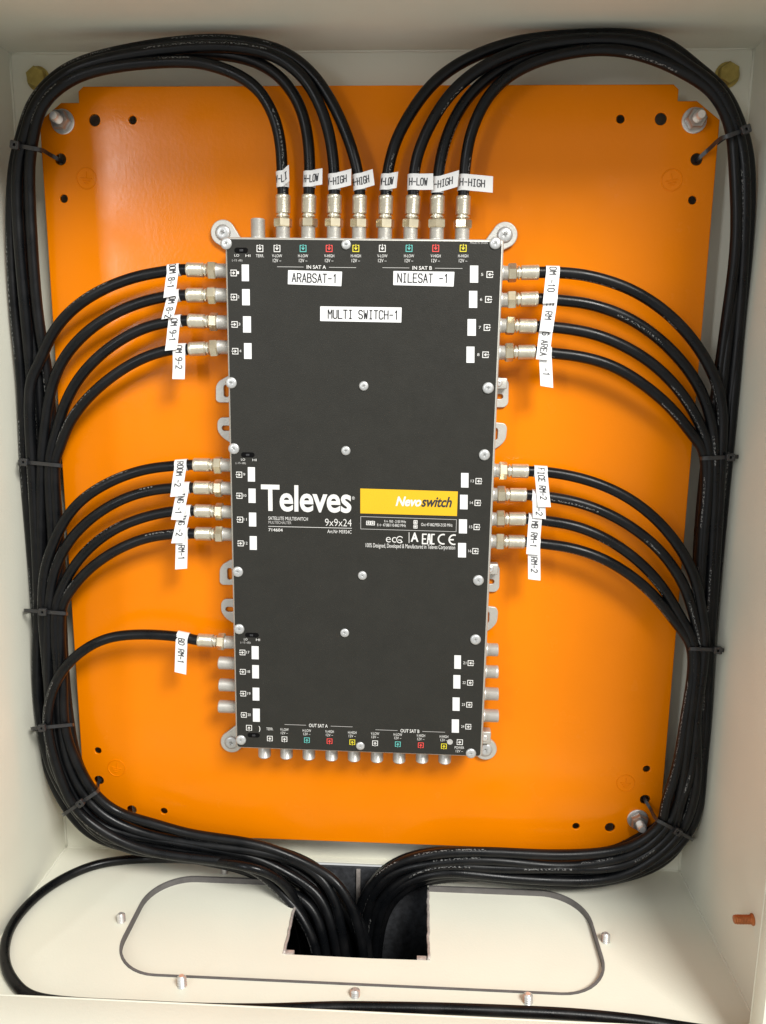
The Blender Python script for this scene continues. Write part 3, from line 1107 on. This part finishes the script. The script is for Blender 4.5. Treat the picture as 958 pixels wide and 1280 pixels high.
for dvv, du in ((0, 0), (229.5, 7)):
    k = .955 if dvv else 1

    def T(P, du=du, dvv=dvv, k=k):
        return [(280 + (u - 280) * k + du * .62, 515 + (v - 515) * k + dvv - (2 if dvv else 0)) for u, v in P]

    def T4(r, f):
        (a, b), (c, d) = f([(r[0], r[1]), (r[2], r[3])])
        return (a, b, c, d)
    lug(T([(305, 468), (286, 470), (274, 477), (270.6, 483), (270.6, 500), (274, 502.5), (305, 502.5)]), [T4((279.5, 480.5, 286.5, 497), T)])
    lug(T([(305, 522), (276, 522.5), (272.5, 527), (272.5, 538), (278, 546), (288, 553), (305, 555)]), [T4((277, 531.5, 289, 539), T)])

    def U(P, du=du, dvv=dvv, k=k):
        return [(620 + (u - 620) * k - (10.6 if dvv else 0), 515 + (v - 515) * k + dvv + (1 if dvv else 0)) for u, v in P]
    lug(U([(600, 470.5), (617, 470.5), (632, 474), (635.5, 478), (635, 504), (631, 508.5), (600, 508.5)]), [U4 for U4 in [T4((611, 492, 630, 499.3), U)]], None)
    rr = T4((614.5, 472.5, 634.5, 486), U)
    aa, bb = loc(un(rr[0], rr[3], LY - .008)), loc(un(rr[2], rr[1], LY - .008))
    gt = link('grounding_tab', box_mesh('grounding_tab', (aa.x, LY - .0090, aa.z), (bb.x, LY - .0001, bb.z), .0012, 3), 'cast', sw)
    s = link('tab_screw', screw_mesh(.0031, .0012), 'steel', gt)
    s.location = ((aa.x + bb.x) / 2 - .0006, LY - .0091, (aa.z + bb.z) / 2 + .0006)
    s.rotation_euler = (math.pi / 2, 0, 0)
    lug(U([(600, 528), (618, 528.5), (631, 530), (633.5, 535), (632, 549), (626, 556), (612, 565), (600, 568)]), [T4((615.8, 534.5, 623.5, 550.5), U)])
# corner ears with their fixing screws
big = screw_mesh(.0066, .0020)
for u, v, cu_, cv_ in ((279.5, 291, 300, 312), (631, 294, 608, 314), (607, 936, 590, 915), (290, 927, 310, 905)):
    p, q = loc(un(u, v, LY)), loc(un(cu_, cv_, LY))
    d = Vector((q.x - p.x, q.z - p.z))
    ang = math.atan2(d.y, d.x)
    R = .0098
    L = d.length
    pts = [(p.x + R * math.cos(ang + math.radians(a)), p.z + R * math.sin(ang + math.radians(a))) for a in range(70, 291, 10)]
    n = Vector((-math.sin(ang), math.cos(ang)))
    e = Vector((math.cos(ang), math.sin(ang)))
    pts += [(p.x + e.x * L - n.x * R * .55, p.z + e.y * L - n.y * R * .55), (p.x + e.x * L + n.x * R * .55, p.z + e.y * L + n.y * R * .55)]
    link('corner_ear', fill('corner_ear', [pts], .0042, front(-.0002), .0008, 2), 'cast', sw)
    s = link('fixing_screw', big, 'screw', sw)
    s.location = (p.x, -.0044, p.z)
    s.rotation_euler = (math.pi / 2, random.uniform(0, 3), 0)
# raised tab with a clamp screw above the lower right ear
aa, bb = loc(un(598, 929, LY - .006)), loc(un(614, 914, LY - .006))
gt = link('grounding_tab', box_mesh('grounding_tab', (aa.x, LY - .0075, aa.z), (bb.x, LY + .0026, bb.z), .0012, 3), 'cast', sw)
s = link('tab_screw', screw_mesh(.0031, .0012), 'steel', gt)
s.location = ((aa.x + bb.x) / 2, LY - .0076, (aa.z + bb.z) / 2)
s.rotation_euler = (math.pi / 2, .4, 0)

# ================================================================== CABLES
CR = .00462
# connector: local +Z runs from the port out to the cable
sleeve_prof = [(.0043, .0064), (.0043, .0080), (.0055, .0082), (.0055, .0094), (.0044, .0096), (.0044, .0108)]
z = .0108
sleeve_prof += [(.0056, z), (.0060, z + .0005)]
for i in range(10):
    sleeve_prof += [(.00580, z + .0012 + i * .0011), (.0060, z + .00165 + i * .0011)]
sleeve_prof += [(.0060, .0243), (.0056, .0249), (.0046, .0249)]
con_me = lathe('connector', sleeve_prof, 24)
nut_me = hexnut('hex_nut', .0132, .0070, .0009)
GROUP = 'coaxial cables plugged into the multiswitch'


def tag_flag(cable, C, ax, tail, width, body, t0, adv, tilt, h=.0052):
    """label tape wrapped round the jacket at C (axis ax), its tail running off, slightly skewed, to C + tail"""
    o_ = Vector((0, -1, 0))
    ax = (ax - o_ * ax.dot(o_)).normalized()
    tail = tail - o_ * tail.dot(o_)
    dn = tail - ax * tail.dot(ax)
    length = dn.length
    dn.normalize()
    up = Vector((-dn.z, 0, dn.x))
    slope = tail.dot(up) / length
    R = CR + .00035

    def place(s, t, lift=0.):
        if s < 0:
            th = -s / R
            return C + dn * (-math.sin(th) * (R + lift)) + o_ * (math.cos(th) * (R + lift)) + up * t
        return C + dn * s + o_ * (R + s * tilt + lift + curl * .0011 * (s / length) ** 3 + .0004 * math.sin(s / length * 5 + curl * 4) * min(1, s / .003)) + up * (t + slope * s * min(1, s / .004))
    curl = random.uniform(.3, 1.4)
    n1, n2 = 22, 8
    ss = [-R * 2 * math.pi * (1 - i / n1) * .98 for i in range(n1)] + [length * i / n2 for i in range(n2 + 1)]
    V, F = [], []
    for s in ss:
        for t in (-width / 2, width / 2):      # hand-cut end
            e = random.uniform(-.0007, .0007) if s == ss[-1] else 0
            for lift in (0, .00022):
                V.append(place(s + e, t, lift))
    for i in range(len(ss) - 1):
        a = i * 4
        F += [(a, a + 4, a + 6, a + 2), (a + 1, a + 3, a + 7, a + 5), (a, a + 1, a + 5, a + 4), (a + 2, a + 6, a + 7, a + 3)]
    F += [(0, 2, 3, 1), (len(V) - 4, len(V) - 3, len(V) - 1, len(V) - 2)]
    f = link('label_tag', mesh('label_tag', V, F), 'white', cable)
    link('lettering', strokes('lettering', body, h, adv, .0008, lambda s, t: place(s + t0, t - h / 2, .00036)), 'ink', f)
    return f


def make_cable(p_port, p_end, side, pts, label, tagspec):
    """port root pixel, sleeve end pixel, then the jacket's path as world points"""
    a = un(p_port[0], p_port[1], YPORT)
    l = loc(a)
    if side == UP:
        l.z = DH / 2 + B
    if side == LEFT:
        l.x = -DW / 2 - B
    if side == RIGHT:
        l.x = DW / 2 + B
    c, s_ = math.cos(DA), math.sin(DA)
    a = Vector((DCX + c * l.x - s_ * l.z, a.y, DCZ + s_ * l.x + c * l.z))
    e = un(p_end[0], p_end[1], YPORT)
    ax = (e - a).normalized()
    Lpx = (e - a).length
    root = empty('coaxial_cable', a)
    tag(root, label, 'cable', GROUP)
    con = link('connector', con_me, 'nickel', root)
    k0 = max(Lpx - .0249, .0030)
    con.rotation_euler = ax.to_track_quat('Z', 'Y').to_euler()
    con.location = ax * k0
    con.rotation_euler.rotate_axis('Z', random.random())
    nt_ = link('hex_nut', nut_me, 'nut', con)
    nt_.rotation_euler = (0, 0, random.choice((0, .26, .52, .4)) + random.uniform(-.1, .1))
    P = [e - ax * .006, e + ax * .004] + pts
    P = relax(catmull(P, 7), 10)
    j = child('jacket', tube('jacket', P, CR, 14, random.uniform(-.5, .5)), 'cable', root)
    if tagspec:
        (cu_, cv_), (tu, tv), width, body, t0, adv, tilt = tagspec
        # centre the wrap on the jacket where it passes the photographed tag
        tgt = un(cu_, cv_, YPORT)
        i = min(range(1, 40), key=lambda q: (Vector((P[q].x - tgt.x, P[q].z - tgt.z))).length)
        Cc = P[i]
        tl = un(tu, tv, Cc.y - CR)
        f = tag_flag(root, Cc, (P[i + 1] - P[i - 1]).normalized(), tl - Cc, width, body, t0, adv, tilt)
        f.matrix_parent_inverse = Matrix.Translation(-a)
    return root


def clampx(p, r=CR):
    p.x = min(max(p.x, X0 + r + .0004), X1 - r - .0004)
    p.z = min(p.z, Z1 - r - .0004)
    return p


PXR = 7.2
LST = {}
LEFT_ST = [('a', (185, 47), (200, 79)), ('b', (105, 68), (125, 92)), ('c', (58, 96), (82, 112)), ('d', (31, 131), (58, 137)), ('e', (20, 168), (48, 173)), ('f', (9, 210), (45, 210)), ('g', (6, 300), (46, 300)), ('h', (14, 400), (55, 400)),
           ('i', (21, 480), (67, 480)), ('j', (25, 580), (76, 580)), ('k', (29, 680), (80, 680)), ('l', (31, 765), (83, 765)), ('m', (36, 850), (88, 850)), ('n', (41, 910), (91, 908)), ('o', (52, 962), (103, 953)),
           ('p', (80, 1017), (122, 989)), ('q', (113, 1051), (150, 1012)), ('r', (168, 1072), (193, 1026)), ('s', (240, 1081), (243, 1037)), ('t', (308, 1092), (320, 1048)), ('u', (346, 1120), (390, 1068)), ('v', (368, 1152), (432, 1101)),
           ('w', (378, 1200), (464, 1172)), ('x', (386, 1300), (470, 1300))]
RIGHT_ST = [('a', (690, 41), (695, 71)), ('b', (753, 35), (755, 68)), ('c', (828, 46), (806, 74)), ('d', (880, 80), (852, 98)), ('e', (912, 113), (886, 120)), ('f', (934, 160), (906, 160)), ('g', (945, 205), (912, 205)), ('h', (945, 300), (914, 300)),
            ('i', (938, 400), (900, 400)), ('j', (931, 480), (888, 480)), ('k', (923, 570), (877, 570)), ('l', (921, 700), (866, 700)), ('m', (907, 812), (862, 812)), ('n', (902, 900), (850, 900)), ('o', (897, 960), (841, 960)),
            ('p', (885, 1010), (828, 1008)), ('q', (864, 1048), (823, 1024)), ('r', (833, 1082), (790, 1048)), ('s', (770, 1111), (765, 1060)), ('t', (700, 1114), (700, 1062)), ('u', (620, 1107), (612, 1061)), ('v', (562, 1102), (532, 1062)),
            ('w', (516, 1118), (474, 1080)), ('x', (490, 1150), (439, 1130)), ('y', (480, 1220), (440, 1220)), ('z', (478, 1300), (440, 1300))]


def lane(side, key, t, y):
    for kk, o_, i_ in (LEFT_ST if side == 'L' else RIGHT_ST):
        if kk == key:
            o_, i_ = Vector(o_), Vector(i_)
            d = (i_ - o_)
            n = d.normalized()
            p = (o_ + n * PXR).lerp(i_ - n * PXR, t)
            return clampx(un(p.x, p.y, y))


def bundle(side, start, t, layer, alt=0., tf=None):
    """points of one cable through the bundle from station `start` to the floor slot"""
    keys = [s[0] for s in (LEFT_ST if side == 'L' else RIGHT_ST)]
    out_ = []
    ks = keys[keys.index(start):]
    for ki, kk in enumerate(ks):
        y = -.0064 - .0090 * layer
        if kk in 'abcde':
            y = -.0150 - alt * .0088
        elif kk in 'fgh':
            y = -.0085 - alt * .0088 * {'f': 1, 'g': 1, 'h': .6}[kk]
        tt = t + (0 if tf is None else (tf - t) * min(1, max(0, ki - 1) / 4)) + (random.uniform(-.12, .12) if ki else 0)
        if side == 'L':
            if kk in 'vwx':
                y -= {'v': .010, 'w': .022, 'x': .026}[kk]
        else:
            if kk in 'wxyz':
                y += {'w': .006, 'x': .012, 'y': .014, 'z': .016}[kk]
        yj = random.uniform(-.0012, .0012)
        out_.append(lane(side, kk, tt, y + yj))
    return out_


def head(pts, y0=-.0185, y1=-.020, bulge=-.003):
    n = len(pts)
    return [un(u, v, y0 + (y1 - y0) * i / max(n - 1, 1) + bulge * math.sin(math.pi * i / max(n - 1, 1))) for i, (u, v) in enumerate(pts)]


# --- four from the left of the top row: up, over and down the left side
topA = [([(353, 215), (351, 180), (343, 146), (325, 114), (300, 95), (270, 83), (235, 76)], 1., 1), ([(387.5, 215), (385, 170), (375, 132), (355, 101), (330, 82), (300, 71), (245, 66)], .66, 0),
        ([(418, 215), (413, 172), (400, 131), (379, 96), (350, 73), (318, 62), (250, 57)], .36, 1), ([(447.5, 215), (438, 180), (420, 137), (392, 93), (355, 65), (310, 53), (245, 50)], .0, 0)]
labA = ['V-LOW', 'H-LOW', 'V-HIGH', 'H-HIGH']
tagA = [((354, 225), (363, 217), .0122, 'V-LI', -.0056, .0028, .25), ((388, 226), (404, 221.5), .0122, 'H-LOW', -.0040, .0025, .12), ((420, 228), (440.5, 222), .0122, 'V-HIGH', -.0058, .0028, .1), ((451.5, 229), (467, 222.5), .0122, 'H-HIGH', -.0060, .0025, .1)]
for i in range(4):
    hp, t, alt = topA[i]
    pts = head(hp, YPORT, -.0150 - alt * .0088, -.002) + bundle('L', 'b', t, 0, alt)
    make_cable(TOP[i][:2], TOP[i][2:], UP, pts, 'black coaxial cable in the %s socket under IN SAT A' % labA[i], tagA[i])
topB = [([(485, 215), (493, 182), (508, 150), (540, 105), (580, 76), (625, 58), (665, 49)], .0, 0), ([(518, 215), (524, 188), (541, 150), (566, 114), (603, 84), (645, 65), (680, 55)], .34, 1),
        ([(548.5, 215), (557, 175), (576, 134), (603, 103), (643, 78), (690, 62)], .68, 0), ([(581, 215), (586, 178), (597, 145), (617, 112), (650, 86), (695, 69)], 1., 1)]
tagB = [((486, 229), (496.5, 226), .0122, 'V-LOW', -.0050, .0022, .2), ((520, 229), (542, 228), .0122, 'H-LOW', -.0034, .0030, .07), ((549.5, 231), (573, 224), .0122, 'V-HIGH', -.0058, .0030, .07), ((583, 229), (616.5, 231.5), .0122, 'H-HIGH', -.0034, .0034, .03)]
for i in range(4):
    hp, t, alt = topB[i]
    pts = head(hp, YPORT, -.0150 - alt * .0088, -.002) + bundle('R', 'b', t, 0, alt)
    make_cable(TOP[4 + i][:2], TOP[4 + i][2:], UP, pts, 'black coaxial cable in the %s socket under IN SAT B' % labA[i], tagB[i])
# --- left side outputs
left = [([(205, 339.5), (170, 346), (130, 361), (95, 383), (67, 414), (49, 455)], 'i', .28, 1), ([(205, 371), (170, 380), (130, 399), (97, 426), (73, 460), (60, 505)], 'j', .53, 1),
        ([(207, 403), (175, 412), (137, 434), (103, 467), (82, 503), (71, 540)], 'j', .77, 1), ([(213, 437), (180, 447), (145, 467), (110, 497), (86, 530), (74, 562)], 'j', .97, 1),
        ([(215, 582.5), (180, 587), (140, 601), (103, 624), (80, 652), (65, 684), (56, 715)], 'l', .40, 2), ([(213, 610), (175, 616), (137, 632), (106, 655), (83, 682), (67, 718)], 'l', .60, 2),
        ([(215, 639), (175, 648), (137, 665), (102, 695), (80, 730)], 'l', .80, 2), ([(215, 667.5), (180, 673), (143, 689), (112, 711), (87, 740)], 'l', .98, 2),
        ([(235, 797.5), (200, 793.5), (160, 793.5), (130, 799), (101, 815), (77, 840), (63, 872)], 'n', .32, 3)]
tagL = [((219, 339), (213.5, 371), .0100, 'OOM 8-1', -.0052, .0029, .07), ((219, 371), (211, 398), .0100, 'OM 8-2', .0012, .0029, .07), ((221.5, 403), (215, 437), .0102, 'OM 9-1', -.0016, .0031, .07), ((226.5, 437), (224.5, 474), .0105, 'OM 9-2', -.0030, .0033, .05),
        ((227, 582), (222, 619.5), .0107, 'ROOM -2', -.0036, .0031, .07), ((230, 610), (223, 649), .0107, 'ING -1', .0040, .0031, .07), ((231, 639), (223.5, 677), .0107, 'ING -2', .0030, .0031, .07), ((229.5, 667), (228, 710), .0107, 'RM-1', .0095, .0033, .05), ((230, 798), (227, 840), .0107, 'BD RM-1', -.0006, .0033, .05)]
where = ['tag reading OOM 8-1, the highest cable of the left side', 'tag reading OM 8-2, on the left side', 'tag reading OM 9-1, on the left side', 'tag reading OM 9-2, on the left side',
         'tag reading ROOM -2, on the left side', 'tag ending in G -1, just below the ROOM -2 cable', 'tag ending in G -2, two below the ROOM -2 cable', 'tag RM-1, fourth of the lower left row of four', 'BD RM-1 tag, alone above empty ports on the left side']
for i, (hp, st, t, layer) in enumerate(left):
    pts = head(hp, YPORT, -.0064 - .0090 * layer, -.004) + bundle('L', st, t, layer, 0, (.12, .38, .63, .9, .22, .48, .73, .98, .10)[i])
    make_cable(LEF[i][:2], LEF[i][2:], LEFT, pts, 'black coaxial cable with ' + where[i], tagL[i])
# --- right side outputs
right = [([(705, 341), (738, 345), (788, 361), (833, 390), (868, 427), (892, 468), (903, 510)], 'k', .45, 1), ([(700, 375.5), (738, 380), (788, 398), (833, 431), (867, 471), (886, 512)], 'k', .65, 1),
         ([(697, 409.5), (738, 416), (778, 431), (818, 456), (852, 491), (875, 530)], 'k', .84, 1), ([(695, 442), (728, 446), (768, 458), (808, 483), (842, 513), (866, 544)], 'k', 1.0, 1),
         ([(688, 590.5), (728, 598), (773, 615), (813, 642), (847, 680), (869, 722), (877, 765)], 'm', .58, 2), ([(685, 621), (723, 628), (763, 643), (803, 668), (833, 697), (857, 735), (869, 775)], 'm', .74, 2),
         ([(682, 651), (718, 657), (758, 673), (798, 701), (828, 733), (850, 770)], 'm', .90, 2), ([(680, 680), (713, 684.5), (753, 697.5), (793, 722), (823, 750), (847, 781)], 'm', 1.04, 2)]
tagR = [((689.5, 342), (686.5, 379), .0110, 'OM -10', -.0038, .0034, .07), ((686, 375), (682, 414.5), .0108, 'E RM', .0030, .0036, .07), ((682, 409), (677.5, 450), .0108, 'G AREA', .0046, .0033, .07), ((681.5, 441), (683, 483), .0105, '-1', .0128, .0034, .05),
        ((675, 589.5), (680, 632), .0110, 'FICE RM-2', -.0036, .0030, .07), ((671.5, 620), (674, 648), .0110, '-2', .0098, .0034, .07), ((669, 650), (665.5, 692), .0112, 'MB RM-1', .0008, .0033, .07), ((667, 678), (667.5, 724), .0107, 'RM-2', .0118, .0034, .05)]
whereR = ['tag reading OM -10, the highest cable of the right side', 'tag reading E RM, on the right side', 'tag reading AREA, on the right side', 'tag reading -1, on the right side',
          'tag reading ICE RM-2, on the right side', 'short tag reading -2, on the right side', 'tag reading MB RM-1, on the right side', 'long tag RM-2, lowest cable of the right side']
for i, (hp, st, t, layer) in enumerate(right):
    pts = head(hp, YPORT, -.0064 - .0090 * layer, -.004) + bundle('R', st, t, layer, 0, (.08, .35, .62, .9, .22, .48, .74, 1.0)[i])
    make_cable(RIG[i][:2], RIG[i][2:], RIGHT, pts, 'black coaxial cable with ' + whereR[i], tagR[i])
# --- loose cable lying on the cabinet floor, looping to the left wall and back behind the front lip
fz = Z0 + CR + .0004
P = [Vector((-.052, -.030, -.50)), Vector((-.054, -.032, -.42)), un(352, 1100, -.040), un(300, 1081, -.048)] + [clampx(unz(u, v, fz)) for u, v in ((201, 1073), (155, 1075), (116, 1082), (77, 1099), (44, 1122), (17, 1153), (6, 1183), (8, 1210), (22, 1233), (42, 1247), (90, 1257), (160, 1262), (240, 1262), (330, 1262), (420, 1259), (480, 1259.5), (560, 1261), (640, 1264), (720, 1268), (800, 1276), (870, 1287), (930, 1305))]
P[3].z = max(P[3].z, fz)
for p in P:
    p.y = max(p.y, YF + .0052)
me = tube('loose_cable', relax(catmull(P, 8), 8), .0043, 14)
lc = link('loose_cable', me, 'plaincable')
tag(lc, 'single loose black cable looping over the cream floor behind the front lip', 'cable')


# ================================================================== CABLE TIES
def cable_tie(o_, i_, yf, label, hole=None, headf=.3, yb=.004, tailpx=None, yi=None):
    yi = yf if yi is None else yi
    a, b = un(*o_, yf), un(*i_, yf)
    a0, b0 = un(*o_, yb), un(*i_, yb)
    ex = (b - a)
    Lw = ex.length
    ex.normalize()
    axis = Vector((-ex.z, 0, ex.x))
    base = (a + b) / 2
    root = empty('cable_tie', base)
    tag(root, label, 'cable tie', 'black cable ties round the cable bundles')
    m = .0016
    pts = []                                  # (s, y) loop

    def at(s, y):
        f_ = s / Lw
        p = un(o_[0] + (i_[0] - o_[0]) * f_, o_[1] + (i_[1] - o_[1]) * f_, y)
        return Vector((min(max(p.x, X0 + .0006), X1 - .0006), y, p.z))
    if hole:
        h = un(*hole, 0)
        pts = [at(-m, (yf + yb) / 2), at(-m * .4, yf + .002), at(Lw * .12, yf - .0004), at(Lw * .5, yf - .0012), at(Lw * .88, yf - .0002), at(Lw + m, yf + .003), h.lerp(at(Lw + m, yf * .5), .45), h + Vector((0, -.002, 0)),
               h + Vector((0, .006, 0)), at(Lw * .8, yb + .004), at(Lw * .3, yb + .004), at(0, yb + .002)]
    else:
        pts = [at(-m, (yf + yb) / 2), at(-m * .4, yf + .002), at(Lw * .12, yf - .0004), at(Lw * .5, yf - .0010), at(Lw * .88, yi - .0004), at(Lw + m * .4, yi + .002), at(Lw + m, (yi + yb) / 2), at(Lw * .9, yb), at(Lw * .5, yb + .001), at(Lw * .1, yb)]
    n = len(pts)
    loop = catmull(pts + [pts[0]], 6)[:-1]
    N = len(loop)
    V, F = [], []
    wd, th = .0016, .0009
    for i, p in enumerate(loop):
        t = (loop[(i + 1) % N] - loop[i - 1]).normalized()
        nrm = axis.cross(t).normalized()
        sg = 1
        for dw, dn in ((-wd, 0), (wd, 0), (wd, th), (-wd, th)):
            V.append(p + axis * dw + nrm * dn * sg)
    for i in range(N):
        j = (i + 1) % N
        for q in range(4):
            r = (q + 1) % 4
            F.append((i * 4 + q, i * 4 + r, j * 4 + r, j * 4 + q))
    bm = bmesh.new()
    me = mesh('band', V, F)
    bm.from_mesh(me)
    bmesh.ops.recalc_face_normals(bm, faces=bm.faces[:])
    bm.to_mesh(me)
    bm.free()
    child('band', me, 'tie', root)
    # ratchet head with its slot
    hp = at(Lw * headf, yf - .0030)
    hw, hh, hd = .0031, .0028, .0020
    fn = lambda p, q, h: hp + ex * p + axis * q + Vector((0, hd - h, 0))
    hd_me = fill('head', [round_poly([(-hw, -hh), (hw, -hh), (hw, hh), (-hw, hh)], .0008), round_poly([(-hw * .42, -hh * .5), (hw * .42, -hh * .5), (hw * .42, hh * .5), (-hw * .42, hh * .5)], .0003)], hd * 2, fn, .0004)
    child('head', hd_me, 'tie', root)
    if tailpx:
        P = [hp + Vector((0, -.001, 0))] + [un(*q, hp.y - .0005) for q in tailpx]
        child('tail', tube('tail', catmull(P, 5), .0015, 8), 'tie', root)
    return root


cable_tie((17, 181), (50, 187), -.029, 'black cable tie through a punched hole, round the left bundle at the top', (75, 200), .06)
cable_tie((24, 577), (76, 582), -.0210, 'black cable tie round the left bundle level with the ROOM -2 tag', None, .12)
cable_tie((31, 763), (82, 767), -.0300, 'black cable tie round the left bundle just above the BD RM-1 cable', None, .45)
cable_tie((40, 911), (90, 906), -.0385, 'black cable tie round the left bundle below the BD RM-1 cable', None, .26, yi=-.0300)
cable_tie((80, 1018), (120, 991), -.0385, 'black cable tie through a punched hole at the bottom left corner', (125, 976), .52)
cable_tie((935, 161), (904, 172), -.029, 'black cable tie through a punched hole, round the right bundle at the top', (872, 199), .08)
cable_tie((923, 571), (878, 573), -.0210, 'black cable tie round the right bundle level with the ICE RM-2 tag', None, .22)
cable_tie((907, 813), (863, 811), -.0300, 'black cable tie round the right bundle level with the empty ports', None, .22)
cable_tie((865, 1049), (823, 1026), -.0300, 'black cable tie through a punched hole at the bottom right corner', (806, 999), .42)
